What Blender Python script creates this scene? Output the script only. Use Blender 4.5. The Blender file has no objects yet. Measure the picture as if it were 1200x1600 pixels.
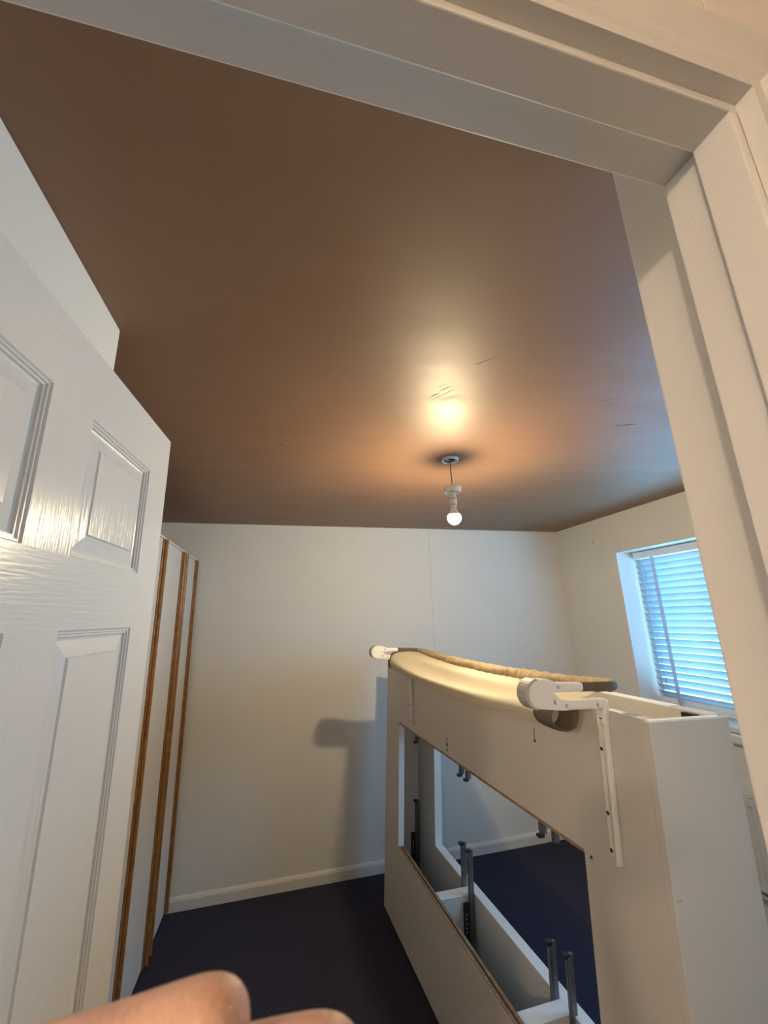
import bpy, bmesh, math, random
from mathutils import Vector, Matrix
random.seed(7)
C = bpy.context.scene.collection

# ---------------------------------------------------------------- camera
cam = bpy.data.cameras.new('camera'); camo = bpy.data.objects.new('camera', cam); C.objects.link(camo)
CAM_H = 1.603
cr = Vector((0.97045, -0.23958, -0.02874)); cu = Vector((-0.03325, -0.25074, 0.96748)); cf = Vector((0.239, 0.93794, 0.2513))
camo.matrix_world = Matrix(((cr.x, cu.x, -cf.x, 0), (cr.y, cu.y, -cf.y, 0), (cr.z, cu.z, -cf.z, CAM_H), (0, 0, 0, 1)))
cam.sensor_fit = 'VERTICAL'; cam.sensor_height = 36; cam.lens = 626.85 / 1600 * 36
cam.clip_start = 0.01; cam.clip_end = 100
cam.dof.use_dof = True; cam.dof.focus_distance = 2.0; cam.dof.aperture_fstop = 15.0
bpy.context.scene.camera = camo

# ---------------------------------------------------------------- world, daylight, hall lamp, exposure
SKY = (0.25, 0.60, 1.0); SKY_STRENGTH = 5.2
BULB_W = 24.0; HALL_W = 18.0
world = bpy.data.worlds.new('sky'); bpy.context.scene.world = world; world.use_nodes = True
bg = world.node_tree.nodes['Background']; bg.inputs[0].default_value = (*SKY, 1); bg.inputs[1].default_value = SKY_STRENGTH
pl = bpy.data.lights.new('window_portal', 'AREA'); pl.shape = 'RECTANGLE'; pl.size = 1.56; pl.size_y = 1.06; pl.cycles.is_portal = True
plo = bpy.data.objects.new('window_portal', pl); C.objects.link(plo); plo.location = (2.60, 1.655, 1.49)
plo.rotation_euler = (math.pi / 2, 0, math.pi / 2)   # emits towards -X
hl = bpy.data.lights.new('hall_ceiling_lamp', 'POINT'); hl.energy = HALL_W; hl.color = (1.0, 0.79, 0.58); hl.shadow_soft_size = 0.05
hlo = bpy.data.objects.new('hall_ceiling_lamp', hl); C.objects.link(hlo); hlo.location = (-1.30, -1.08, 2.03)
vs = bpy.context.scene.view_settings
vs.view_transform = 'Standard'; vs.look = 'None'; vs.gamma = 1; vs.use_curve_mapping = False; vs.exposure = 1.7

# ---------------------------------------------------------------- materials
def srgb(r, g, b):
    f = lambda c: (c / 12.92 if c <= 0.04045 else ((c + 0.055) / 1.055) ** 2.4)
    return tuple(f(v / 255) for v in (r, g, b))
def mat(name, col, rough=0.6, var=0.0, vscale=3.0, bump=0.0, bscale=40.0, bstretch=(1, 1, 1), metal=0.0, coat=0.0, spec=0.5, trans=0.0):
    m = bpy.data.materials.new(name); m.use_nodes = True
    nt = m.node_tree; N = nt.nodes; L = nt.links; b = N['Principled BSDF']
    b.inputs['Base Color'].default_value = (*col, 1); b.inputs['Roughness'].default_value = rough
    b.inputs['Metallic'].default_value = metal; b.inputs['Coat Weight'].default_value = coat
    b.inputs['Specular IOR Level'].default_value = spec
    tc = N.new('ShaderNodeTexCoord')
    if var > 0:
        n = N.new('ShaderNodeTexNoise'); n.inputs['Scale'].default_value = vscale; n.inputs['Detail'].default_value = 5
        L.new(tc.outputs['Object'], n.inputs['Vector'])
        mr = N.new('ShaderNodeMapRange'); mr.inputs['To Min'].default_value = 1 - var; mr.inputs['To Max'].default_value = 1 + var
        mr.inputs['From Min'].default_value = 0.3; mr.inputs['From Max'].default_value = 0.7
        L.new(n.outputs['Fac'], mr.inputs['Value'])
        mx = N.new('ShaderNodeVectorMath'); mx.operation = 'SCALE'; mx.inputs[0].default_value = col
        L.new(mr.outputs[0], mx.inputs['Scale']); L.new(mx.outputs[0], b.inputs['Base Color'])
    if bump > 0:
        mp = N.new('ShaderNodeMapping'); mp.inputs['Scale'].default_value = bstretch
        L.new(tc.outputs['Object'], mp.inputs['Vector'])
        n2 = N.new('ShaderNodeTexNoise'); n2.inputs['Scale'].default_value = bscale; n2.inputs['Detail'].default_value = 4
        L.new(mp.outputs[0], n2.inputs['Vector'])
        bp = N.new('ShaderNodeBump'); bp.inputs['Strength'].default_value = bump; bp.inputs['Distance'].default_value = 0.002
        L.new(n2.outputs['Fac'], bp.inputs['Height']); L.new(bp.outputs[0], b.inputs['Normal'])
    return m
M = {}
M['wall'] = mat('wall_paint', (0.70, 0.685, 0.655), 0.85, 0.03, 2.0, 0.15, 60)
M['hall_wall'] = mat('hall_wall_paint', (0.74, 0.69, 0.63), 0.8, 0.02, 2.0)
M['gloss'] = mat('white_gloss_paint', (0.68, 0.67, 0.645), 0.32, 0.02, 6.0, 0.08, 30)
M['door_v'] = mat('door_gloss_vertical_grain', (0.72, 0.71, 0.69), 0.2, 0.0, 1, 0.34, 110, (2.2, 2.2, 0.15))
M['door_h'] = mat('door_gloss_horizontal_grain', (0.72, 0.71, 0.69), 0.2, 0.0, 1, 0.34, 110, (0.15, 0.15, 2.2))
M['board'] = mat('white_melamine', (0.58, 0.55, 0.51), 0.42, 0.02, 3.0)
M['boardedge'] = mat('white_edge_tape', (0.84, 0.84, 0.83), 0.4, 0.02, 8)
M['raw'] = mat('raw_chipboard_edge', (0.30, 0.19, 0.10), 0.9, 0.35, 60, 0.3, 200)
M['wood'] = mat('varnished_oak', (0.26, 0.115, 0.030), 0.4, 0.3, 30, 0.2, 60, (4, 4, 0.3))
M['wardrobe'] = mat('wardrobe_laminate', (0.66, 0.64, 0.62), 0.5, 0.03, 3)
M['dark'] = mat('dark_gap', (0.02, 0.018, 0.016), 0.9)
M['steel'] = mat('runner_zinc', (0.20, 0.21, 0.22), 0.45, 0.15, 30, metal=0.8)
M['black'] = mat('black_steel', (0.015, 0.015, 0.016), 0.5, 0.1, 20)
M['plastic'] = mat('white_plastic', (0.76, 0.74, 0.70), 0.4, 0.02, 10)
M['greyplastic'] = mat('grey_plastic', (0.42, 0.40, 0.37), 0.5, 0.03, 10)
M['brown'] = mat('brown_fabric', (0.33, 0.26, 0.165), 0.85, 0.15, 25, 0.5, 200)
M['brownd'] = mat('dark_brown_fabric', (0.115, 0.088, 0.066), 0.85, 0.12, 25, 0.4, 300)
M['cable'] = mat('cable', (0.25, 0.20, 0.13), 0.6)
M['pvc'] = mat('white_pvc', (0.75, 0.76, 0.77), 0.35)
M['radiator'] = mat('radiator_enamel', (0.66, 0.64, 0.61), 0.35, 0.02, 4)
M['copper'] = mat('painted_pipe', (0.5, 0.5, 0.49), 0.4)
M['skin'] = mat('skin', (0.60, 0.365, 0.275), 0.5, 0.12, 90, 0.25, 500)
M['skin'].node_tree.nodes['Principled BSDF'].inputs['Subsurface Weight'].default_value = 0.15
M['skin'].node_tree.nodes['Principled BSDF'].inputs['Subsurface Radius'].default_value = (0.006, 0.002, 0.001)
M['nail'] = mat('nail', (0.66, 0.40, 0.31), 0.3)
M['chrome'] = mat('chrome', (0.6, 0.6, 0.6), 0.2, metal=1.0)

def carpet():
    m = mat('navy_carpet', (0.040, 0.040, 0.068), 1.0, 0.45, 160, 1.0, 420, spec=0.1)
    return m
M['carpet'] = carpet()

def plaster():
    m = mat('fresh_brown_plaster', (0.2, 0.1, 0.06), 0.34, 0.0)
    nt = m.node_tree; N = nt.nodes; L = nt.links; b = N['Principled BSDF']
    tc = N.new('ShaderNodeTexCoord')
    n = N.new('ShaderNodeTexNoise'); n.inputs['Scale'].default_value = 1.6; n.inputs['Detail'].default_value = 6; n.inputs['Roughness'].default_value = 0.6
    L.new(tc.outputs['Object'], n.inputs['Vector'])
    cr_ = N.new('ShaderNodeValToRGB'); e = cr_.color_ramp.elements
    e[0].position = 0.3; e[0].color = (0.208, 0.108, 0.059, 1); e[1].position = 0.72; e[1].color = (0.246, 0.137, 0.079, 1)
    L.new(n.outputs['Fac'], cr_.inputs[0]); L.new(cr_.outputs[0], b.inputs['Base Color'])
    # trowel polish: stretched noise drives roughness and a faint bump
    mp = N.new('ShaderNodeMapping'); mp.inputs['Scale'].default_value = (1.0, 3.5, 1); mp.inputs['Rotation'].default_value = (0, 0, 0.6)
    L.new(tc.outputs['Object'], mp.inputs['Vector'])
    n2 = N.new('ShaderNodeTexNoise'); n2.inputs['Scale'].default_value = 4; n2.inputs['Detail'].default_value = 7; n2.inputs['Roughness'].default_value = 0.65
    L.new(mp.outputs[0], n2.inputs['Vector'])
    mr = N.new('ShaderNodeMapRange'); mr.inputs['From Min'].default_value = 0.3; mr.inputs['From Max'].default_value = 0.7
    mr.inputs['To Min'].default_value = 0.44; mr.inputs['To Max'].default_value = 0.56
    L.new(n2.outputs['Fac'], mr.inputs['Value']); L.new(mr.outputs[0], b.inputs['Roughness'])
    bp = N.new('ShaderNodeBump'); bp.inputs['Strength'].default_value = 0.03; bp.inputs['Distance'].default_value = 0.002
    L.new(n2.outputs['Fac'], bp.inputs['Height']); L.new(bp.outputs[0], b.inputs['Normal'])
    b.inputs['Specular IOR Level'].default_value = 0.55
    b.inputs['Coat Weight'].default_value = 0.0; b.inputs['Coat Roughness'].default_value = 0.30
    return m
M['plaster'] = plaster()
M['scratch'] = mat('plaster_scratch', (0.07, 0.04, 0.025), 0.9)
M['patch'] = mat('plaster_smear', (0.30, 0.17, 0.11), 0.7)

def back_wall_mat():
    # painted wall with a faint vertical seam near x = 1.14
    m = mat('back_wall_paint', (0.70, 0.685, 0.655), 0.8, 0.025, 2.0, 0.12, 60)
    nt = m.node_tree; N = nt.nodes; L = nt.links; b = N['Principled BSDF']
    src = b.inputs['Base Color'].links[0].from_socket
    tc = N.new('ShaderNodeTexCoord'); sp = N.new('ShaderNodeSeparateXYZ'); L.new(tc.outputs['Object'], sp.inputs[0])
    n = N.new('ShaderNodeTexNoise'); n.inputs['Scale'].default_value = 5; L.new(tc.outputs['Object'], n.inputs['Vector'])
    a1 = N.new('ShaderNodeMath'); a1.operation = 'MULTIPLY_ADD'; a1.inputs[1].default_value = 0.03; a1.inputs[2].default_value = -1.155
    L.new(n.outputs['Fac'], a1.inputs[0])
    a2 = N.new('ShaderNodeMath'); a2.operation = 'ADD'; L.new(sp.outputs['X'], a2.inputs[0]); L.new(a1.outputs[0], a2.inputs[1])
    a3 = N.new('ShaderNodeMath'); a3.operation = 'ABSOLUTE'; L.new(a2.outputs[0], a3.inputs[0])
    mr = N.new('ShaderNodeMapRange'); mr.inputs['From Min'].default_value = 0.0; mr.inputs['From Max'].default_value = 0.009
    mr.inputs['To Min'].default_value = 0.90; mr.inputs['To Max'].default_value = 1.0
    L.new(a3.outputs[0], mr.inputs['Value'])
    sc = N.new('ShaderNodeVectorMath'); sc.operation = 'SCALE'; L.new(src, sc.inputs[0]); L.new(mr.outputs[0], sc.inputs['Scale'])
    L.new(sc.outputs[0], b.inputs['Base Color'])
    return m
M['wallback'] = back_wall_mat()

def translucent_mat(name, col, frac, tcol=None):
    m = bpy.data.materials.new(name); m.use_nodes = True
    N = m.node_tree.nodes; L = m.node_tree.links; b = N['Principled BSDF']
    b.inputs['Base Color'].default_value = (*col, 1); b.inputs['Roughness'].default_value = 0.5
    t = N.new('ShaderNodeBsdfTranslucent'); t.inputs[0].default_value = (*(tcol or col), 1)
    mx = N.new('ShaderNodeMixShader'); mx.inputs[0].default_value = frac
    L.new(b.outputs[0], mx.inputs[1]); L.new(t.outputs[0], mx.inputs[2]); L.new(mx.outputs[0], N['Material Output'].inputs[0])
    return m
M['slat'] = translucent_mat('blind_slat', (0.58, 0.65, 0.70), 0.27)
M['tape'] = translucent_mat('blind_tape', (0.62, 0.66, 0.72), 0.45)
def mesh_fabric():
    m = translucent_mat('cream_mesh', (0.80, 0.74, 0.62), 0.40, (0.80, 0.74, 0.60))
    N = m.node_tree.nodes; L = m.node_tree.links; b = N['Principled BSDF']; b.inputs['Roughness'].default_value = 0.8
    tc = N.new('ShaderNodeTexCoord'); w = N.new('ShaderNodeTexChecker'); w.inputs['Scale'].default_value = 330
    L.new(tc.outputs['Object'], w.inputs['Vector'])
    w.inputs[1].default_value = (0.84, 0.78, 0.66, 1); w.inputs[2].default_value = (0.68, 0.62, 0.50, 1)
    L.new(w.outputs[0], b.inputs['Base Color'])
    return m
M['mesh'] = mesh_fabric()
def glass():
    m = bpy.data.materials.new('window_glass'); m.use_nodes = True
    N = m.node_tree.nodes; L = m.node_tree.links; N.remove(N['Principled BSDF'])
    t = N.new('ShaderNodeBsdfTransparent'); t.inputs[0].default_value = (0.94, 0.97, 0.97, 1)
    g = N.new('ShaderNodeBsdfGlossy'); g.inputs['Roughness'].default_value = 0.02
    mx = N.new('ShaderNodeMixShader'); mx.inputs[0].default_value = 0.05
    L.new(t.outputs[0], mx.inputs[1]); L.new(g.outputs[0], mx.inputs[2]); L.new(mx.outputs[0], N['Material Output'].inputs[0])
    return m
M['glass'] = glass()
def emis(name, col, s):
    m = bpy.data.materials.new(name); m.use_nodes = True
    b = m.node_tree.nodes['Principled BSDF']; b.inputs['Base Color'].default_value = (1, 1, 1, 1)
    b.inputs['Emission Color'].default_value = (*col, 1); b.inputs['Emission Strength'].default_value = s
    return m
M['bulb'] = emis('lit_bulb_glass', (1.0, 0.66, 0.28), 14.0)

# ---------------------------------------------------------------- mesh helpers
class MB:
    def __init__(s): s.v = []; s.f = []
    def add(s, vs, fs):
        o = len(s.v); s.v += [tuple(p) for p in vs]; s.f += [tuple(i + o for i in q) for q in fs]; return s
    def box(s, x0, x1, y0, y1, z0, z1):
        vs = [(x, y, z) for x in (x0, x1) for y in (y0, y1) for z in (z0, z1)]
        return s.add(vs, [(0, 1, 3, 2), (4, 6, 7, 5), (0, 4, 5, 1), (2, 3, 7, 6), (0, 2, 6, 4), (1, 5, 7, 3)])
    def tube(s, pts, rad, n=12, caps=True):
        pts = [Vector(p) for p in pts]; rings = []; up = Vector((0.123, 0.31, 0.94)).normalized()
        rad = rad if isinstance(rad, (list, tuple)) else [rad] * len(pts)
        for i, p in enumerate(pts):
            d = (pts[min(i + 1, len(pts) - 1)] - pts[max(i - 1, 0)]).normalized()
            a = d.cross(up)
            if a.length < 1e-3: a = d.cross(Vector((1, 0, 0)))
            a.normalize(); b = a.cross(d)
            rings.append([p + rad[i] * (math.cos(2 * math.pi * k / n) * a + math.sin(2 * math.pi * k / n) * b) for k in range(n)])
        vs = [q for r in rings for q in r]; fs = []
        for i in range(len(rings) - 1):
            for k in range(n): fs.append((i * n + k, i * n + (k + 1) % n, (i + 1) * n + (k + 1) % n, (i + 1) * n + k))
        if caps: fs += [tuple(range(n - 1, -1, -1)), tuple(range((len(rings) - 1) * n, len(rings) * n))]
        return s.add(vs, fs)
    def lathe(s, prof, cx, cy, n=32):      # prof: (r, z) list
        vs = [(cx + r * math.cos(2 * math.pi * k / n), cy + r * math.sin(2 * math.pi * k / n), z) for r, z in prof for k in range(n)]
        fs = []
        for i in range(len(prof) - 1):
            for k in range(n): fs.append((i * n + k, i * n + (k + 1) % n, (i + 1) * n + (k + 1) % n, (i + 1) * n + k))
        return s.add(vs, fs)
    def prism(s, poly, axis, a0, a1):      # poly in the two other axes (cyclic order), extruded along axis
        def P(p, a):
            q = [0, 0, 0]; o = [i for i in range(3) if i != axis]; q[o[0]] = p[0]; q[o[1]] = p[1]; q[axis] = a; return tuple(q)
        n = len(poly); vs = [P(p, a0) for p in poly] + [P(p, a1) for p in poly]
        fs = [(k, (k + 1) % n, n + (k + 1) % n, n + k) for k in range(n)] + [tuple(range(n - 1, -1, -1)), tuple(range(n, 2 * n))]
        return s.add(vs, fs)
    def grid(s, rows, closed=False):
        n = len(rows[0]); vs = [p for r in rows for p in r]; fs = []
        for i in range(len(rows) - 1):
            for k in range(n - (0 if closed else 1)): fs.append((i * n + k, i * n + (k + 1) % n, (i + 1) * n + (k + 1) % n, (i + 1) * n + k))
        return s.add(vs, fs)
    def build(s, name, m, parent=None, bevel=0.0, smooth=False, solid=0.0, sub=0):
        me = bpy.data.meshes.new(name); me.from_pydata(s.v, [], s.f); me.validate()
        bm = bmesh.new(); bm.from_mesh(me); bmesh.ops.recalc_face_normals(bm, faces=bm.faces[:]); bm.to_mesh(me); bm.free()
        for p in me.polygons: p.use_smooth = smooth
        me.materials.append(M[m] if isinstance(m, str) else m)
        o = bpy.data.objects.new(name, me); C.objects.link(o)
        if parent is not None: o.parent = parent
        if solid: md = o.modifiers.new('solid', 'SOLIDIFY'); md.thickness = solid; md.offset = 0
        if bevel: md = o.modifiers.new('bevel', 'BEVEL'); md.width = bevel; md.segments = 2; md.limit_method = 'ANGLE'
        if sub: md = o.modifiers.new('sub', 'SUBSURF'); md.levels = sub; md.render_levels = sub
        return o
def empty(name, loc=(0, 0, 0)):
    o = bpy.data.objects.new(name, None); C.objects.link(o); o.location = loc; o.empty_display_size = 0.05; return o
def tag(o, label, cat, group=None):
    o['label'] = label; o['category'] = cat
    if group: o['group'] = group
    return o
def struct(o, label=None, cat=None):
    o['kind'] = 'structure'
    if label: o['label'] = label
    if cat: o['category'] = cat
    return o
def unparent_loc(o, root):      # parts modelled in world coordinates under a root that is not at the origin
    o.matrix_parent_inverse = root.matrix_basis.inverted(); return o

# ================================================================ the setting
ZC = 2.283; YB = 3.025; XW = 2.345; XL = -1.19
struct(MB().box(XL - 0.1, XW + 0.25, 0.19, YB + 0.1, -0.06, 0).build('floor', 'carpet'), 'dark navy blue carpet on the bedroom floor', 'floor')
struct(MB().box(XL - 0.1, XW + 0.25, 0.219, YB + 0.1, ZC, ZC + 0.08).build('ceiling', 'plaster'), 'freshly skimmed brown plaster ceiling with a polished sheen', 'ceiling')
struct(MB().box(XL - 0.1, XW + 0.25, YB, YB + 0.1, 0, ZC).build('wall_back', 'wallback'), 'white painted back wall between wardrobe and window corner', 'wall')
struct(MB().box(XL - 0.1, XL, 0.944, YB, 0, ZC).build('wall_left', 'wall'), 'white left wall behind the wardrobe', 'wall')
struct(MB().box(XL - 0.1, -0.397, 0.219, 0.944, 0, ZC).build('wall_left_return', 'wall', bevel=0.004), 'white boxed wall return behind the open door', 'wall')
struct(MB().box(0.41, XW + 0.25, 0.157, 0.318, 0, ZC).build('wall_front', 'wall', bevel=0.003), 'white wall return to the right of the door frame', 'wall')
# wall with the doorway (thin partition)
w = MB()
w.box(-2.4, -0.346, 0.1575, 0.219, 0, ZC); w.box(0.3535, 0.41, 0.1575, 0.219, 0, ZC); w.box(-0.346, 0.3535, 0.1575, 0.219, 2.0065, ZC)
struct(w.build('wall_door', 'hall_wall'), 'thin partition wall holding the doorway', 'wall')
# window wall with an opening
WY0, WY1, WZ0, WZ1 = 0.90, 2.409, 0.955, 2.0  # near end of the opening is unseen, widened to let in extra daylight
w = MB()
w.box(XW, XW + 0.25, 0.318, WY0, 0, ZC); w.box(XW, XW + 0.25, WY1, YB, 0, ZC)
w.box(XW, XW + 0.25, WY0, WY1, 0, WZ0); w.box(XW, XW + 0.25, WY0, WY1, WZ1, ZC)
struct(w.build('wall_right', 'wall'), 'white wall with the window above the radiator', 'wall')
for z in (2.108, 2.122):
    o = MB().lathe([(0.0001, 0), (0.004, 0), (0.004, 0.001), (0.0001, 0.001)], 0, 0, 12).build('screw_hole', 'dark', bpy.data.objects['wall_right']); o.matrix_basis = Matrix.Translation((XW + 0.0005, 2.612, z)) @ Matrix.Rotation(-math.pi / 2, 4, 'Y')
# hall
struct(MB().box(-2.4, 1.2, -1.45, 0.19, -0.06, 0).build('floor_hall', 'carpet'), 'carpet on the landing outside the doorway', 'floor')
struct(MB().box(-2.4, 1.2, -1.45, 0.219, ZC, ZC + 0.08).build('ceiling_hall', 'hall_wall'), 'landing ceiling outside the doorway', 'ceiling')
struct(MB().box(-2.4, 1.2, -1.55, -1.45, 0, ZC).build('wall_hall_back', 'hall_wall'), 'landing wall behind the viewer', 'wall')
struct(MB().box(-2.5, -2.4, -1.55, 0.219, 0, ZC).build('wall_hall_left', 'hall_wall'), 'landing end wall to the left', 'wall')
struct(MB().box(1.2, 1.3, -1.55, 0.158, 0, ZC).build('wall_hall_right', 'hall_wall'), 'landing end wall to the right', 'wall')
struct(MB().box(0.354, 1.2, 0.1562, 0.157, 0, ZC).build('wall_hall_front', 'hall_wall'), 'landing wall beside the door frame', 'wall')
# trowel marks and smears in the plaster, slightly proud of the ceiling
ceil = bpy.data.objects['ceiling']
def scratch(x, y, ang, ln, wd, m='scratch'):
    n = 6; a = Vector((math.cos(ang), math.sin(ang))); b = Vector((-a.y, a.x)); up = []; lo = []
    for i in range(n + 1):
        t = i / n - 0.5; ww = wd * (1 - (2 * t) ** 2) * random.uniform(0.6, 1.2) + 0.0002; off = random.uniform(-0.0015, 0.0015)
        p = Vector((x, y)) + a * ln * t + b * off
        up.append((*(p + b * ww), ZC - 0.0006)); lo.append((*(p - b * ww), ZC - 0.0006))
    MB().grid([up, lo]).build('trowel_mark', m, ceil)
for dx, dy, an, ln, wd in ((0, 0, -1.0, 0.075, 0.0012), (-0.022, 0.008, -0.9, 0.03, 0.0015), (0.022, 0.016, -1.0, 0.055, 0.0007), (-0.004, -0.03, -1.1, 0.028, 0.0007),
                          (-0.02, -0.04, -1.0, 0.02, 0.0006), (0.01, 0.022, -0.9, 0.045, 0.0005), (-0.012, -0.02, -1.0, 0.02, 0.0006)):
    scratch(0.478 + dx * 1.2, 1.062 + dy * 1.2, an, ln * 1.3, wd)
scratch(1.262, 1.128, -0.35, 0.055, 0.0045); scratch(1.225, 1.140, -0.5, 0.03, 0.0022); scratch(1.04, 0.985, -0.9, 0.09, 0.0008); scratch(1.07, 1.01, -0.9, 0.06, 0.0006)
scratch(0.528, 0.876, -0.85, 0.075, 0.0016, 'patch'); scratch(-0.023, 1.547, 0.8, 0.02, 0.003); scratch(0.129, 2.119, 0.2, 0.04, 0.002)

# baseboards
def skirting(name, a, b, out, label):
    a = Vector(a); b = Vector(b); o = Vector(out); prof = ((0, 0), (0.016, 0), (0.016, 0.050), (0.011, 0.062), (0.004, 0.068), (0, 0.068))
    rows = [[(p.x + o.x * d, p.y + o.y * d, z) for d, z in prof] for p in (a, b)]
    m = MB().grid(rows, True); n = len(prof); m.add(rows[0], [tuple(range(n))]); m.add(rows[1], [tuple(range(n))])
    return struct(m.build(name, 'gloss'), label, 'baseboard')
skirting('baseboard_back', (-0.585, YB), (XW, YB), (0, -1), 'white skirting board along the back wall')
skirting('baseboard_right', (XW, 0.318), (XW, YB), (-1, 0), 'white skirting board under the window')
skirting('baseboard_front', (0.41, 0.318), (XW, 0.318), (0, 1), 'white skirting board beside the doorway')

# door lining with stop, head and architrave
tr = struct(empty('trim_1', (0, 0.19, 0)), 'white gloss door lining with stop and stepped architrave', 'door frame')
def tpart(m, name, mt='gloss', bevel=0.0012):
    o = m.build(name, mt, tr, bevel=bevel); return unparent_loc(o, tr)
XR, XLf, ZS = 0.341, -0.325, 1.994; T = 0.010
tpart(MB().prism([(XR, 0.1574), (XR + 0.02, 0.1574), (XR + 0.02, 0.225), (XR + T, 0.225), (XR + T, 0.189), (XR, 0.189)], 2, 0, ZS + T * 0.99), 'lining_side')
tpart(MB().prism([(XLf, 0.157), (XLf, 0.189), (XLf - T, 0.189), (XLf - T, 0.225), (XLf - 0.03, 0.225), (XLf - 0.03, 0.157)], 2, 0, ZS + T * 0.99), 'lining_side')
tpart(MB().prism([(0.157, ZS), (0.189, ZS), (0.189, ZS + T), (0.225, ZS + T), (0.225, ZS + 0.02), (0.157, ZS + 0.02)], 0, XLf - 0.03, XR + 0.02), 'lining_head')
prof = [(0, 0), (0, 0.0133), (0.0105, 0.0133), (0.0115, 0.0090), (0.0150, 0.0082), (0.0185, 0.0092), (0.0220, 0.0118), (0.0250, 0.0132), (0.030, 0.0138), (0.078, 0.0138), (0.085, 0.011), (0.085, 0)]
rows = []
R8 = 0.008
for i, (o, h) in enumerate(prof):
    y = 0.157 - h
    rows.append([(XR + R8 + o, y, 0), (XR + R8 + o, y, ZS + R8 + o), (XLf - R8 - o, y, ZS + R8 + o), (XLf - R8 - o, y, 0)])
def arch(idx, name):
    rr = [[r[idx], r[idx + 1]] for r in rows]; m = MB().grid(rr); tpart(m, name, bevel=0)
arch(0, 'architrave_side'); arch(1, 'architrave_head'); arch(2, 'architrave_side')
# filled nail hole on the right lining
nh = tpart(MB().lathe([(0.0001, 0), (0.0035, 0), (0.004, 0.0003), (0.0042, 0)], 0, 0, 16), 'filled_nail_hole', bevel=0)
nh.matrix_parent_inverse = Matrix.Identity(4); nh.matrix_basis = Matrix.Translation((XR + T - 0.0003, 0.212 - 0.19, 1.952)) @ Matrix.Rotation(-math.pi / 2, 4, 'Y') @ Matrix.Scale(1.8, 4, (1, 0, 0))

# ---------------------------------------------------------------- the open door: local u (from free edge to hinge), v thickness, z
dr = struct(empty('door_1', (-0.248, 0.898, 0)), 'white glossy six-panel door standing open on the left', 'door')
ex = Vector((-0.071, -0.9975, 0)).normalized(); ey = Vector((ex.y * -1, ex.x, 0))     # ey points to the visible (right) face
if ey.x < 0: ey = -ey
dr.matrix_world = Matrix(((ex.x, ey.x, 0, -0.248), (ex.y, ey.y, 0, 0.898), (0, 0, 1, 0), (0, 0, 0, 1)))
DW, DT, DZ0, DZ1 = 0.686, 0.035, 0.012, 1.985
def dbox(name, u0, u1, z0, z1, mt, parent=None): return MB().box(u0, u1, -DT, 0, z0, z1).build(name, mt, parent or dr)
US = [(0.0, 0.088), (0.297, 0.389), (0.598, DW)]; ZR = [(DZ0, 0.215), (0.78, 0.93), (1.597, 1.690), (1.887, DZ1)]
dbox('stile', *US[0], DZ0, DZ1, 'door_v'); dbox('stile', *US[2], DZ0, DZ1, 'door_v')
for z0, z1 in ZR: dbox('rail', US[0][1], US[2][0], z0, z1, 'door_h')
PZ = [(0.215, 0.78), (0.93, 1.597), (1.690, 1.887)]
for z0, z1 in PZ: dbox('muntin', *US[1], z0, z1, 'door_v')
pprof = [(0, 0), (0.002, -0.0025), (0.0045, -0.0025), (0.0055, -0.0048), (0.0085, -0.0048), (0.0095, -0.0078), (0.013, -0.0085), (0.034, -0.0040), (0.0365, -0.0018), (0.038, -0.0018)]
for (u0, u1) in ((0.088, 0.297), (0.389, 0.598)):
    for z0, z1 in PZ:
        m = MB(); vs = []; fs = []
        for i, (o, h) in enumerate(pprof):
            vs += [(u0 + o, h, z0 + o), (u1 - o, h, z0 + o), (u1 - o, h, z1 - o), (u0 + o, h, z1 - o)]
        for i in range(len(pprof) - 1):
            for k in range(4): fs.append((4 * i + k, 4 * i + (k + 1) % 4, 4 * i + 4 + (k + 1) % 4, 4 * i + 4 + k))
        b = 4 * (len(pprof) - 1); fs.append((b, b + 1, b + 2, b + 3))
        nb = len(vs); vs += [(u0, -DT, z0), (u1, -DT, z0), (u1, -DT, z1), (u0, -DT, z1)]; fs.append((nb + 3, nb + 2, nb + 1, nb))
        for k in range(4): fs.append((nb + k, nb + (k + 1) % 4, (k + 1) % 4, k))
        m.add(vs, fs); m.build('panel', 'door_v', dr)
hd = MB().lathe([(0.0, 0.008), (0.024, 0.008), (0.026, 0.0), (0.0, 0.0)], 0, 0, 24); hd.tube([(0, 0, 0.008), (0, 0, 0.045), (0.012, 0, 0.052), (0.11, 0, 0.052)], 0.008)
ho = hd.build('handle', 'chrome', dr, smooth=True); ho.matrix_basis = Matrix.Translation((0.06, 0.0, 0.93)) @ Matrix.Rotation(-math.pi / 2, 4, 'X')
for z in (0.25, 1.75):
    MB().tube([(DW + 0.006, -DT - 0.004, z - 0.04), (DW + 0.006, -DT - 0.004, z + 0.04)], 0.006).build('hinge', 'chrome', dr)

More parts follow.
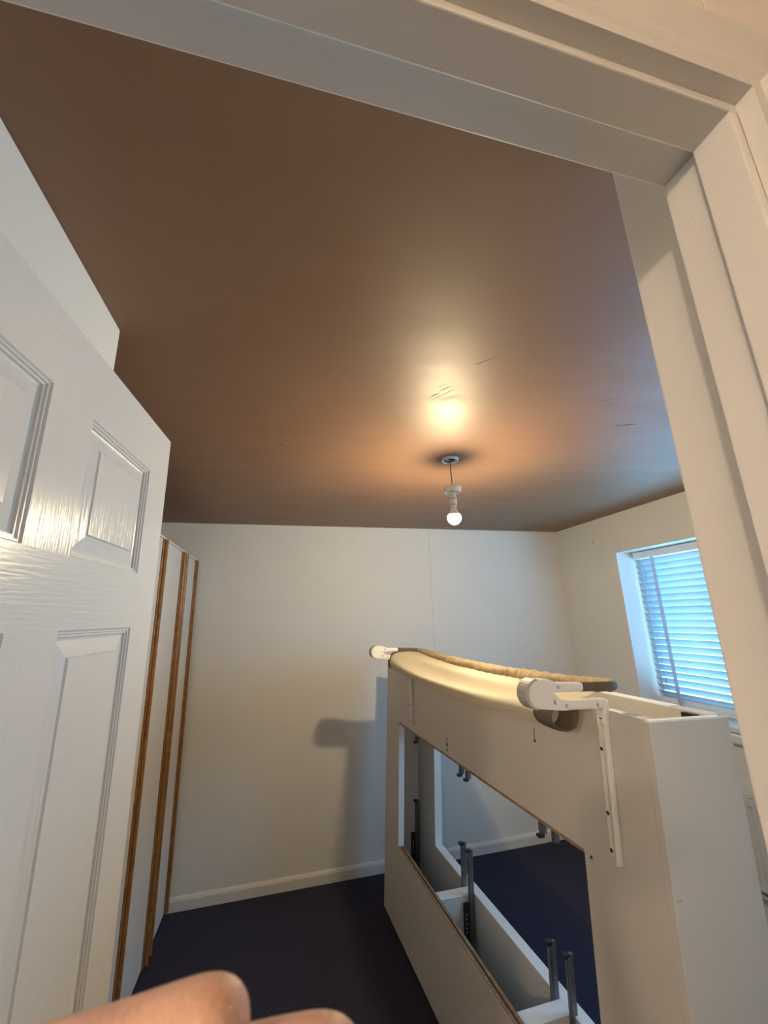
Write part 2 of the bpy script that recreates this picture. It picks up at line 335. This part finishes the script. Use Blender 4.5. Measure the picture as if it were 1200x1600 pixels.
# ---------------------------------------------------------------- window, sill
wn = struct(empty('window_1', (XW + 0.2, 1.8, WZ0)), 'white framed window partly behind the blind, its unseen near end added for daylight', 'window')
def wpart(m, name, mt, bevel=0.002): return unparent_loc(m.build(name, mt, wn, bevel=bevel), wn)
fx0, fx1 = XW + 0.165, XW + 0.225
f = MB(); f.box(fx0, fx1, WY0, WY0 + 0.06, 0.985, WZ1); f.box(fx0, fx1, WY1 - 0.035, WY1, 0.985, WZ1)
f.box(fx0, fx1, WY0 + 0.06, WY1 - 0.035, 0.985, 1.045); f.box(fx0, fx1, WY0 + 0.06, WY1 - 0.035, WZ1 - 0.06, WZ1)
wpart(f, 'window_frame', 'pvc')
for a in (1.34, 1.80): wpart(MB().box(fx0, fx1, a, a + 0.06, 1.045, WZ1 - 0.06), 'mullion', 'pvc')
for a, b in ((WY0 + 0.06, 1.34), (1.40, 1.80), (1.86, WY1 - 0.035)): wpart(MB().box(fx0 + 0.028, fx0 + 0.034, a, b, 1.045, WZ1 - 0.06), 'pane', 'glass', 0)
wpart(MB().box(XW - 0.012, fx0, WY0 - 0.03, WY1 + 0.03, 0.955, 0.985), 'window_board', 'gloss', 0.006)
wpart(MB().box(XW - 0.035, XW, WY0 - 0.05, WY1 + 0.05, 0.905, 0.953), 'sill_moulding', 'gloss', 0.010)

# ---------------------------------------------------------------- venetian blind
bl = tag(empty('venetian_blind', (2.50, 1.8, 1.0)), 'white slatted venetian blind hanging half open in the window recess', 'blind')
bl.matrix_world = Matrix.Translation((2.49, 1.8, 0.99))
def bpart(m, name, mt, **k): return unparent_loc(m.build(name, mt, bl, **k), bl)
BY0, BY1 = 1.62, 2.39  # blind stops short, leaving the added near part of the window bare
bpart(MB().box(2.470, 2.515, BY0, BY1, 1.948, 1.997), 'headrail', 'pvc', bevel=0.003)
TILT = math.radians(-54); slat_me = None
sm = MB(); n = 6; ra = []; rb = []
for i in range(n + 1):
    q = -0.025 + 0.05 * i / n; h = 0.0035 * (1 - (q / 0.025) ** 2)
    x = q * math.cos(TILT) - h * math.sin(TILT); z = q * math.sin(TILT) + h * math.cos(TILT)
    ra.append((x, BY0 - 1.8 + 0.005, z)); rb.append((x, BY1 - 1.8 - 0.005, z))
sm.grid([ra, rb])
zs = [1.921 - 0.0413 * i for i in range(22)]
for i, z in enumerate(zs):
    if slat_me is None:
        o = sm.build('slat', 'slat', bl, smooth=True, solid=0.0025); slat_me = o.data
    else:
        o2 = o.copy(); C.objects.link(o2); o2.parent = bl; o = o2
    o.matrix_basis = Matrix.Translation((0.0, 0, z - 0.99)) @ Matrix.Rotation(random.uniform(-0.02, 0.02), 4, 'Y')
bpart(MB().box(2.468, 2.512, BY0, BY1, 0.992, 1.008), 'bottom_rail', 'pvc', bevel=0.003)
for y in (2.235, 1.76):
    bpart(MB().box(2.4645, 2.4655, y - 0.014, y + 0.014, 1.0, 1.95), 'ladder_tape', 'tape')
for y, z in ((2.33, 1.12), (2.30, 1.16)):
    t = bpart(MB().tube([(2.462, y, 1.95), (2.462, y, z)], 0.0012, 6), 'pull_cord', 'tape')
    MB().lathe([(0.0005, 0.03), (0.004, 0.026), (0.006, 0.004), (0.0045, 0), (0.0005, 0)], 2.462, y, 10).build('cord_weight', 'greyplastic', t).location = (0, 0, z - 0.03)

# ---------------------------------------------------------------- radiator
rd = tag(empty('radiator', (2.30, 1.75, 0.27)), 'white panel radiator on the wall below the window', 'radiator')
def rpart(m, name, mt='radiator', **k): return unparent_loc(m.build(name, mt, rd, **k), rd)
pts = []; y = 1.22; yy = 2.24; nseg = 30
for i in range(nseg):
    a = y + (yy - y) * i / nseg; wdt = (yy - y) / nseg
    pts += [(a, 2.285), (a + wdt * 0.55, 2.285), (a + wdt * 0.65, 2.290), (a + wdt * 0.9, 2.290)]
pts.append((yy, 2.285))
poly = [(x, a) for a, x in pts] + [(2.300, yy), (2.300, y)]
rpart(MB().prism(poly, 2, 0.285, 0.64), 'front_panel', bevel=0)
rpart(MB().box(2.285, 2.300, y, yy, 0.64, 0.662).box(2.285, 2.300, y, yy, 0.270, 0.285), 'panel_seam', bevel=0.004)
rpart(MB().box(2.306, 2.320, y, yy, 0.28, 0.655), 'back_panel', bevel=0.003)
g = MB()
k = 0; a = y
rpart(MB().box(2.282, 2.325, y - 0.003, yy + 0.003, 0.660, 0.668), 'top_grille', bevel=0.001)
for i in range(24):
    a = y + 0.03 + i * 0.0415
    rpart(MB().box(2.290, 2.316, a, a + 0.022, 0.6675, 0.6685), 'grille_slot', 'greyplastic'); rpart(MB().box(2.2844, 2.286, a, a + 0.022, 0.628, 0.634), 'vent_slot', 'greyplastic')
rpart(MB().tube([(2.30, y - 0.03, 0.0), (2.30, y - 0.03, 0.29), (2.30, y, 0.29)], 0.009), 'valve_pipe', 'copper', smooth=True)
rpart(MB().tube([(2.31, y - 0.05, 0.235), (2.31, 2.28, 0.235)], 0.009), 'heating_pipe', 'copper', smooth=True)

# ---------------------------------------------------------------- wardrobe
wd = tag(empty('wardrobe', (-0.88, 2.2, 0)), 'white fitted wardrobe with brown wooden strips between its doors', 'wardrobe')
def wdp(m, name, mt, **k): return unparent_loc(m.build(name, mt, wd, **k), wd)
wdp(MB().box(XL + 0.005, -0.612, 1.10, YB - 0.004, 0.0, 2.014), 'carcass', 'wardrobe')
wdp(MB().box(XL + 0.005, -0.588, 1.10, YB - 0.004, 2.014, 2.026), 'top_panel', 'wardrobe', bevel=0.002)
wdp(MB().box(-0.612, -0.600, 1.10, YB - 0.020, 0.0, 0.03), 'plinth', 'dark')
doors = [(1.15, 1.655), (1.70, 2.19), (2.235, 2.60), (2.715, 2.985)]
for a, b in doors: wdp(MB().box(-0.610, -0.590, a, b, 0.012, 2.012), 'door', 'wardrobe', bevel=0.002)
def strip(y0, y1):
    w_ = y1 - y0; X = lambda f: y0 + w_ * f
    pr_ = [(-0.610, y0), (-0.585, y0), (-0.583, X(0.05)), (-0.583, X(0.24)), (-0.585, X(0.27)), (-0.596, X(0.28)), (-0.596, X(0.36)), (-0.578, X(0.38)), (-0.571, X(0.45)), (-0.569, X(0.58)), (-0.572, X(0.70)), (-0.580, X(0.74)), (-0.590, X(0.76)), (-0.590, X(0.82)), (-0.583, X(0.84)), (-0.583, X(0.97)), (-0.586, y1), (-0.610, y1)]
    wdp(MB().prism(pr_, 2, 0.012, 2.012), 'wooden_strip', 'wood')
for a, b in ((1.655, 1.70), (2.19, 2.235), (2.60, 2.655), (2.658, 2.715), (2.985, 3.010)): strip(a, b)

# ---------------------------------------------------------------- pendant lamp
px, py = 0.715, 1.57
pd = tag(empty('pendant_lamp', (px, py, ZC)), 'bare lit bulb on a cable from an open ceiling rose', 'lamp')
def pp(m, name, mt, parent=None, **k):
    o = m.build(name, mt, parent or pd, **k); o.matrix_parent_inverse = Matrix.Translation((-px, -py, -ZC)) if (parent is None) else Matrix.Identity(4); return o
rose = pp(MB().lathe([(0.001, ZC - 0.004), (0.030, ZC - 0.004), (0.031, ZC - 0.012), (0.036, ZC - 0.012), (0.038, ZC - 0.008), (0.038, ZC - 0.0002), (0.001, ZC - 0.0002)], px, py), 'ceiling_rose', 'plastic', smooth=False)
for a, rr, mt in ((0.3, 0.018, 'chrome'), (1.6, 0.017, 'black'), (2.7, 0.018, 'black'), (3.6, 0.016, 'chrome'), (4.4, 0.019, 'black'), (5.4, 0.016, 'black'), (0.9, 0.006, 'black')):
    x, y_ = px + rr * math.cos(a), py + rr * math.sin(a)
    pp(MB().box(x - 0.006, x + 0.006, y_ - 0.005, y_ + 0.005, ZC - 0.013, ZC - 0.003), 'terminal', mt, rose, bevel=0.001)
pp(MB().tube([(px, py, ZC - 0.005), (px - 0.001, py, 2.22), (px + 0.001, py, 2.18), (px, py, 2.11)], 0.0028, 8), 'cable', 'cable', smooth=True)
pp(MB().lathe([(0.004, 2.148), (0.038, 2.148), (0.0395, 2.145), (0.037, 2.126), (0.035, 2.124), (0.034, 2.126), (0.036, 2.145), (0.004, 2.1455), (0.004, 2.148)], px, py), 'rose_cover', 'plastic', smooth=False)
pp(MB().lathe([(0.003, 2.125), (0.010, 2.124), (0.0125, 2.115), (0.0135, 2.101), (0.0155, 2.100), (0.0165, 2.098), (0.0165, 2.094), (0.0150, 2.092), (0.0165, 2.090), (0.0165, 2.070), (0.0140, 2.066), (0.0140, 2.058), (0.001, 2.058)], px, py), 'lampholder', 'plastic', smooth=False)
for zr, rr in ((2.0935, 0.0162), (2.066, 0.0150)): pp(MB().lathe([(rr - 0.003, zr - 0.002), (rr + 0.0008, zr - 0.002), (rr + 0.0008, zr + 0.002), (rr - 0.003, zr + 0.002)], px, py), 'holder_ring', 'greyplastic')
pp(MB().lathe([(0.001, 2.062), (0.0125, 2.062), (0.013, 2.046), (0.018, 2.036), (0.024, 2.027), (0.0265, 2.022)], px, py), 'bulb_base', 'plastic', smooth=True)
bulb = pp(MB().lathe([(0.0265, 2.022), (0.0295, 2.015)] + [(0.030 * math.cos(t * math.pi / 20), 2.008 - 0.030 * math.sin(t * math.pi / 20)) for t in range(0, 10)] + [(0.0005, 1.978)], px, py), 'bulb', 'bulb', smooth=True)
lt = bpy.data.lights.new('bulb_light', 'POINT'); lt.energy = BULB_W; lt.color = (1.0, 0.80, 0.49); lt.shadow_soft_size = 0.028
lo = bpy.data.objects.new('bulb_light', lt); C.objects.link(lo); lo.parent = pd; lo.location = (0, 0, 1.985 - ZC)
bulb.visible_shadow = True

# ---------------------------------------------------------------- upturned bed frame: local s (length, towards viewer), d (depth), t (up)
P0 = Vector((0.61894, 2.69695, 0.013)); e1 = Vector((0.06798, -0.99769, 0)); nd = Vector((0.99645, 0.06789, -0.04978)); e2 = Vector((0.04967, 0.00338, 0.99876))
BM = Matrix(((e1.x, nd.x, e2.x, P0.x), (e1.y, nd.y, e2.y, P0.y), (e1.z, nd.z, e2.z, P0.z), (0, 0, 0, 1)))
bed = tag(empty('storage_bed'), 'white storage bed frame stood up on its long side', 'bed'); bed.matrix_world = BM
BL, BH, BD = 1.862, 1.346, 0.254; S0, S1, T0, T1 = 0.226, 1.636, 0.380, 0.988; FT = 0.034
def frame_panel(d0, d1, s0, s1, t0, t1):
    m = MB(); o = [(0, 0), (BL, 0), (BL, BH), (0, BH)]; i = [(s0, t0), (s1, t0), (s1, t1), (s0, t1)]
    vs = [(a, d, b) for d in (d0, d1) for a, b in o + i]; fs = []
    for k in range(4):
        k2 = (k + 1) % 4
        fs += [(k, k2, 4 + k2, 4 + k), (8 + k, 12 + k, 12 + k2, 8 + k2), (k, 8 + k, 8 + k2, k2), (4 + k, 4 + k2, 12 + k2, 12 + k)]
    return m.add(vs, fs)
frame_panel(0.0, FT, S0, S1, T0, T1).build('base_panel', 'board', bed, bevel=0.001)
# raw chipboard edges of the opening (two layers with a groove), white taped edge on the far stile
for a, b in ((0.0015, 0.013), (0.021, FT - 0.001)):
    MB().box(S0 + 0.002, S1, a, b, T0 - 0.002, T0 + 0.003).build('raw_edge', 'raw', bed, bevel=0.0006)
MB().box(S0 + 0.002, S1, 0.013, 0.021, T0 - 0.002, T0 + 0.0008).build('edge_groove', M['scratch'], bed)
MB().box(S0 + 0.002, S1 - 0.002, 0.001, FT - 0.001, T1 - 0.0025, T1 + 0.001).build('raw_edge', 'raw', bed)
MB().prism([(-0.0008, T1 - 0.0025), (0.004, T1 - 0.0025), (0.004, T1 + 0.006), (-0.0008, T1 + 0.0055)], 0, S0 + 0.001, S1 - 0.001).build('raw_edge', 'raw', bed)
MB().box(S0 - 0.001, S0 + 0.0015, 0.001, FT - 0.001, T0 + 0.003, T1 - 0.003).build('edge_tape', 'boardedge', bed)
FD0, FD1 = 0.210, BD
frame_panel(FD0, FD1, 0.245, 1.62, 0.368, 0.985).build('slat_side_panel', 'board', bed, bevel=0.001)
MB().box(0.246, 1.62, FD0 + 0.001, FD1 - 0.001, 0.366, 0.3692).build('edge_tape', 'boardedge', bed)
MB().box(0.2435, 0.2462, FD0 + 0.001, FD1 - 0.001, 0.369, 0.985).build('edge_tape', 'boardedge', bed)
MB().box(0.02, BL - 0.10, FD0 + 0.001, FD1 - 0.001, BH - 0.001, BH + 0.0015).build('edge_tape', 'boardedge', bed)
MB().box(0.0, 0.018, FT, FD0, 0.0, BH - 0.01).build('end_panel', 'board', bed)
endp = MB().box(BL, BL + 0.018, 0.0, BD, 0.0, BH - 0.004).build('end_panel', 'board', bed, bevel=0.0015)
MB().box(BL + 0.002, BL + 0.018, 0.004, BD - 0.022, BH - 0.005, BH - 0.001).build('edge_tape', 'boardedge', endp)
MB().box(BL - 0.10, BL - 0.01, 0.001, 0.016, BH - 0.001, BH + 0.001).build('edge_tape', 'boardedge', bed)
MB().box(BL - 0.055, BL - 0.02, FD0 - 0.016, FD0 - 0.001, BH - 0.03, BH - 0.004).build('corner_bracket', 'black', bed)
MB().box(BL + 0.0175, BL + 0.0188, 0.006, 0.022, 1.008, 1.011).build('dent_mark', M['greyplastic'], endp)
for s in (0.612, 1.218):
    for t0, t1 in ((0.0, 0.368), (0.990, BH - 0.02)):
        MB().box(s, s + 0.055, FT, FD0, t0, t1).build('partition', 'board', bed)
    MB().box(s, s + 0.055, FT, FD0, 0.3665, 0.3695).build('edge_tape', 'boardedge', bed)
# drawer runners
def runner(s, side, d, lo_, hi_, up):
    root_s0, root_s1 = (s, s + 0.010 * side); a, b = min(root_s0, root_s1), max(root_s0, root_s1)
    r = MB(); r.box(a, b, d, d + 0.026, lo_, hi_); r.box(min(a, a + 0.006 * side), max(b, b + 0.006 * side), d + 0.002, d + 0.009, lo_ + 0.004, hi_ - 0.004)
    o = r.build('drawer_runner', 'steel', bed, bevel=0.001)
    e = hi_ if up else lo_
    MB().box(a - 0.004, b + 0.004, d - 0.010, d + 0.012, e - 0.008, e + 0.002).build('runner_stop', 'black', o)
    if up:
        MB().box(a, b, d - 0.026, d - 0.002, lo_ + 0.01, 0.345).build('runner_channel', 'black', o, bevel=0.001)
        for q in range(5):
            MB().box(a - 0.0005, b + 0.0005, d - 0.018, d - 0.013, 0.30 - q * 0.016, 0.307 - q * 0.016).build('channel_slot', 'greyplastic', o)
runner(0.018, 1, 0.212 - 0.030, 0.02, 0.512, True); runner(0.667, 1, 0.178, 0.16, 0.543, True); runner(0.612, -1, 0.180, 0.16, 0.543, True)
runner(1.218, -1, 0.182, 0.16, 0.522, True); runner(1.273, 1, 0.196, 0.16, 0.525, True)
for s, sd in ((0.018, 1), (0.667, 1), (0.612, -1), (1.218, -1), (1.273, 1)): runner(s, sd, 0.182, 0.829, 1.2, False)
MB().box(0.0185, 0.0205, 0.190, 0.194, 0.515, 0.80).build('joint_strip', 'boardedge', bed)
# slots and screw holes in the base panel
def slot(s, t0, t1, w_=0.005): MB().box(s - w_, s + w_, -0.0008, 0.002, t0, t1).build('slot', 'black', bed)
for q in range(3): slot(0.849, 1.008 + q * 0.020, 1.022 + q * 0.020, 0.004 + 0.002 * (q % 2))
slot(1.466, 1.199, 1.206, 0.005); slot(1.466, 1.206, 1.240, 0.0012)
def hole(s, t, r=0.004):
    o = MB().lathe([(0.0001, 0), (r, 0), (r, 0.002), (0.0001, 0.002)], 0, 0, 14).build('screw_hole', 'black', bed); o.matrix_basis = Matrix.Translation((s, -0.001, t)) @ Matrix.Rotation(-math.pi / 2, 4, 'X')
hole(1.659, 0.986); hole(0.225 + 0.0, 0.36, 0.003)
o = MB().lathe([(0.0001, 0), (0.003, 0), (0.003, 0.002), (0.0001, 0.002)], 0, 0, 14).build('screw_hole', 'black', bed); o.matrix_basis = Matrix.Translation((0.225, FD0 - 0.001, 0.40)) @ Matrix.Rotation(-math.pi / 2, 4, 'X')

# ---------------------------------------------------------------- folding bed guard hung over the top edge
gd = tag(empty('bed_guard'), 'folded fabric bed guard with cream mesh and white hinges over the bed frame', 'bed guard')
gd.matrix_world = BM @ Matrix.Translation((0, 0, BH))
def gp(m, name, mt, parent=None, **k):
    o = m.build(name, mt, parent or gd, **k)
    if parent is None: o.matrix_parent_inverse = Matrix.Translation((0, 0, -BH))
    return o
GS0, GS1 = 0.395, 1.762
DR = 0.060
def rail_path():
    p = [(GS0, -0.075, 1.402), (GS0, 0.0, 1.402), (GS0 + 0.004, DR - 0.035, 1.401), (GS0 + 0.018, DR - 0.010, 1.400), (GS0 + 0.045, DR, 1.398)]
    n = 40
    for i in range(1, n):
        t = i / n; p.append((GS0 + 0.045 + (GS1 - GS0 - 0.09) * t, DR - 0.004 * math.sin(math.pi * t), 1.398 - 0.018 * math.sin(math.pi * t) ** 0.8))
    p += [(GS1 - 0.045, DR, 1.398), (GS1 - 0.018, DR - 0.010, 1.400), (GS1 - 0.004, DR - 0.035, 1.401), (GS1, 0.0, 1.402), (GS1, -0.075, 1.402)]
    return p
path = rail_path()
gp(MB().tube(path[:6], 0.0115), 'rail_end', 'brownd', smooth=True)
gp(MB().tube(path[-6:], 0.0115), 'rail_end', 'brownd', smooth=True)
# gathered brown sleeve on the long run
mid = []
for i in range(len(path) - 1):
    if 3 <= i < len(path) - 3:
        for k in range(8): mid.append(Vector(path[i]).lerp(Vector(path[i + 1]), k / 8))
sl = MB(); n = 20; rows = []
for i, p in enumerate(mid):
    u = i / (len(mid) - 1); full = min(1, u / 0.03, (1 - u) / 0.06); row = []
    g = math.sin(i * 0.50 + 2.2 * math.sin(i * 0.057)) + 0.6 * math.sin(i * 0.93 + 1.0)
    for k in range(n):
        a = 2 * math.pi * k / n
        r = 0.0125 + full * (0.0062 + 0.0021 * g * (0.65 + 0.35 * math.sin(a + i * 0.05)) + 0.0013 * math.sin(3 * a + i * 0.09))
        row.append((p.x + 0.004 * math.sin(a) * full, p.y + r * 1.1 * math.cos(a), p.z - 0.003 * full + r * math.sin(a)))
    rows.append(row)
sl.grid(rows, True); gp(sl, 'rail_sleeve', 'brown', smooth=True, sub=1)
# sagging mesh: from the rail over the panel edge, a crease, then the hanging hem
sec_mid = [(0.048, 1.370), (0.036, 1.3615), (0.022, 1.357), (0.008, 1.354), (-0.006, 1.350), (-0.012, 1.326), (-0.036, 1.306), (-0.078, 1.308), (-0.112, 1.336), (-0.124, 1.322), (-0.117, 1.297)]
sec_far = [(0.055, 1.390), (0.035, 1.393), (0.010, 1.395), (-0.020, 1.395), (-0.050, 1.394), (-0.080, 1.391), (-0.102, 1.383), (-0.116, 1.368), (-0.123, 1.350), (-0.124, 1.330), (-0.118, 1.309)]
sec_near = [(0.050, 1.380), (0.036, 1.374), (0.020, 1.368), (0.0, 1.363), (-0.025, 1.360), (-0.055, 1.360), (-0.085, 1.362), (-0.115, 1.360), (-0.138, 1.350), (-0.148, 1.330), (-0.135, 1.308)]
rows = []; ns = 56
for i in range(ns + 1):
    t = i / ns; s = GS0 + 0.01 + (1.690 - GS0 - 0.01) * t; row = []
    wf = max(0, 1 - t / 0.42) ** 1.7; wn_ = max(0, (t - 0.55) / 0.45) ** 1.6; wm = 1 - wf - wn_
    bell = math.sin(math.pi * t)
    for j in range(len(sec_mid)):
        d = wm * sec_mid[j][0] + wf * sec_far[j][0] + wn_ * sec_near[j][0]; z = wm * sec_mid[j][1] + wf * sec_far[j][1] + wn_ * sec_near[j][1]
        if j > 4: z += -0.012 * bell + 0.0022 * bell * math.sin(j * 1.7 + t * 11)
        if 4 < j < 9: z += -0.005 * math.exp(-((j - 6.2 + 3.0 * (t - 0.5)) / 0.9) ** 2) * bell
        row.append((s, d, z))
    rows.append(row)
gp(MB().grid(rows), 'mesh_net', 'mesh', smooth=True, solid=0.0015, sub=2)
gp(MB().tube([r[-1] for r in rows], 0.0032, 8), 'hem', 'mesh', smooth=True)
def cuff(sec, s0, s1, name):
    rws = []
    for s, g in ((s0, 0.0), (s0 + (s1 - s0) * 0.15, 0.003), (s0 + (s1 - s0) * 0.85, 0.003), (s1, 0.0)):
        rws.append([(s, d - g, z + (g if z > 1.34 else -g)) for d, z in sec])
    gp(MB().grid(rws), name, 'brownd', smooth=True, solid=0.004, sub=1)
cuff(sec_far[3:], GS0 - 0.012, GS0 + 0.020, 'end_cuff')
pocket = [(-0.134, 1.352), (-0.148, 1.340), (-0.147, 1.318), (-0.128, 1.303), (-0.102, 1.296), (-0.080, 1.299), (-0.067, 1.314), (-0.062, 1.335), (-0.060, 1.352)]
cuff(pocket, 1.665, 1.738, 'end_cuff')
# hinges and arms
def disc(name, mt, m4, r):
    o = MB().lathe([(0.0001, 0.002), (r * 0.7, 0.0018), (r, 0.0), (0.0001, 0)], 0, 0, 14).build(name, mt, gd)
    o.matrix_parent_inverse = Matrix.Translation((0, 0, -BH)); o.matrix_basis = m4
def hinge(s, cd=0.0):
    th = 0.016; kd, kt, kr = -0.208 + cd, 1.391, 0.0330
    out = [(kd + kr * math.cos(math.pi / 2 + math.pi * k / 14), kt + kr * math.sin(math.pi / 2 + math.pi * k / 14)) for k in range(15)]
    body = out + [(kd + 0.03, 1.3555), (-0.145, 1.3525), (-0.128, 1.3525), (-0.128, 1.3755), (-0.146, 1.3755), (-0.158, 1.386), (-0.166, 1.3935), (-0.128, 1.3935), (-0.128, 1.4135), (-0.150, 1.4135), (kd + 0.03, 1.423)]
    gp(MB().prism(body, 0, s - th, s + th), 'hinge_body', 'plastic', bevel=0.002)
    ang = [math.pi * (0.53 + 0.92 * k / 12) for k in range(13)]
    cap = [(kd - 0.005 + (kr + 0.002) * math.cos(a), kt + (kr + 0.002) * math.sin(a)) for a in ang]
    inner = [(kd + (kr * 0.94) * math.cos(a), kt + (kr * 0.94) * math.sin(a)) for a in reversed(ang)]
    gp(MB().prism(cap + inner, 0, s - th - 0.004, s + th + 0.002), 'hinge_cap', 'greyplastic', bevel=0.0015)
    gp(MB().box(s - 0.012, s + 0.013, -0.135, -0.074, 1.3925, 1.4135), 'upper_arm', 'plastic', bevel=0.006)
    gp(MB().box(s - 0.012, s + 0.013, -0.135, -0.004, 1.3515, 1.3745), 'lower_arm', 'plastic', bevel=0.006)
    for d, z in ((-0.154, 1.405), (-0.134, 1.363), (-0.037, 1.361)):
        disc('bolt', 'chrome', Matrix.Translation((s + (th if d < -0.127 else 0.0128), d, z)) @ Matrix.Rotation(math.pi / 2, 4, 'Y'), 0.0042)
    m = MB(); x = s + th + 0.0004
    m.box(x - 0.0006, x, -0.170, -0.1685, 1.368, 1.377).box(x - 0.0006, x, -0.1665, -0.165, 1.366, 1.373).box(x - 0.0006, x, -0.1685, -0.1665, 1.371, 1.3725).box(x - 0.0006, x, -0.1685, -0.164, 1.3755, 1.377)
    gp(m, 'stamped_mark', 'black')
hinge(GS1); hinge(GS0, 0.012)
def flat(name, q0, q1, w0, w1, d0, d1):        # tapering flat strip on the panel face from (s,t) to (s,t)
    vs = []
    for d in (d0, d1): vs += [(q0[0] - w0, d, q0[1]), (q0[0] + w0, d, q0[1]), (q1[0] + w1, d, q1[1]), (q1[0] - w1, d, q1[1])]
    return gp(MB().add(vs, [(0, 1, 2, 3), (7, 6, 5, 4), (0, 4, 5, 1), (1, 5, 6, 2), (2, 6, 7, 3), (3, 7, 4, 0)]), name, 'plastic', bevel=0.002)
def leg(st, sb, t0, s_hinge):
    gp(MB().prism([(s_hinge - 0.014, 1.374), (s_hinge + 0.010, 1.374), (s_hinge + 0.015, 1.366), (st + 0.013, 1.312), (st - 0.006, 1.312), (s_hinge - 0.014, 1.350)], 1, -0.020, -0.002), 'elbow', 'plastic', bevel=0.005)
    flat('leg_strip', (st - 0.013, 1.325), (sb - 0.009, t0 + 0.012), 0.0065, 0.0050, -0.010, -0.001)
    flat('leg_strip', (st + 0.006, 1.322), (sb + 0.010, t0), 0.0050, 0.0040, -0.015, -0.001)
    for q in (0.24, 0.71, 0.97):
        ss = st - 0.013 + (sb - st + 0.004) * q; tt = 1.325 + (t0 + 0.014 - 1.325) * q
        disc('rivet', 'black', Matrix.Translation((ss, -0.0098, tt)) @ Matrix.Rotation(math.pi / 2, 4, 'X'), 0.0048)
    for q, tt in ((0, 1.352), (0.2, 1.328)):
        disc('bolt', 'chrome', Matrix.Translation((s_hinge - 0.001, -0.0198, tt)) @ Matrix.Rotation(math.pi / 2, 4, 'X'), 0.004)
leg(1.757, 1.747, 1.014, GS1); leg(0.425, 0.438, 1.022, GS0 + 0.012)

# ---------------------------------------------------------------- photographer's left hand below the lens
def skin_chain(bm_v, bm_e, rad, pts, rads, start=None):
    prev = start
    for p, r in zip(pts, rads):
        bm_v.append(p); rad.append(r); i = len(bm_v) - 1
        if prev is not None: bm_e.append((prev, i))
        prev = i
    return prev
V_, E_, R_ = [], [], []
palm_c = (-0.128, 0.118, 1.440)
skin_chain(V_, E_, R_, [palm_c, (-0.165, 0.075, 1.395), (-0.205, 0.02, 1.335), (-0.27, -0.09, 1.20), (-0.33, -0.20, 1.06)], [0.026, 0.024, 0.026, 0.034, 0.042])
fing = {
 'index': ([(-0.0976, 0.1439, 1.4968), (-0.0601, 0.1284, 1.5071), (-0.0285, 0.1128, 1.5196), (-0.0145, 0.1050, 1.5268), (-0.0039, 0.1001, 1.5317)], [0.0120, 0.0102, 0.0094, 0.0088, 0.0074]),
 'middle': ([(-0.086, 0.152, 1.474), (-0.0462, 0.1316, 1.494), (-0.0104, 0.1127, 1.5105), (0.006, 0.103, 1.518), (0.0181, 0.0968, 1.523)], [0.0120, 0.0104, 0.0096, 0.0088, 0.0074]),
 'ring': ([(-0.086, 0.146, 1.449), (-0.046, 0.128, 1.464), (-0.010, 0.108, 1.478), (0.004, 0.100, 1.484), (0.014, 0.094, 1.488)], [0.0115, 0.0098, 0.0090, 0.0084, 0.0070]),
 'little': ([(-0.090, 0.132, 1.424), (-0.058, 0.120, 1.434), (-0.030, 0.104, 1.444), (-0.018, 0.096, 1.449), (-0.009, 0.090, 1.452)], [0.0105, 0.0085, 0.0078, 0.0072, 0.0060]),
 'thumb': ([(-0.120, 0.070, 1.450), (-0.085, 0.040, 1.475), (-0.055, 0.025, 1.500), (-0.038, 0.020, 1.513)], [0.0150, 0.0115, 0.0105, 0.0085]),
}
for k, (p, r) in fing.items(): skin_chain(V_, E_, R_, p, r, 0)
me = bpy.data.meshes.new('hand'); me.from_pydata(V_, E_, []); me.materials.append(M['skin'])
hand = bpy.data.objects.new('person', me); C.objects.link(hand)
md = hand.modifiers.new('skin', 'SKIN'); md.use_smooth_shade = True
for i, r in enumerate(R_): me.skin_vertices[0].data[i].radius = (r, r)
me.skin_vertices[0].data[0].use_root = True
hand.modifiers.new('sub', 'SUBSURF').render_levels = 3
tag(hand, 'bare hand with fingertips poking up at the bottom edge', 'person')
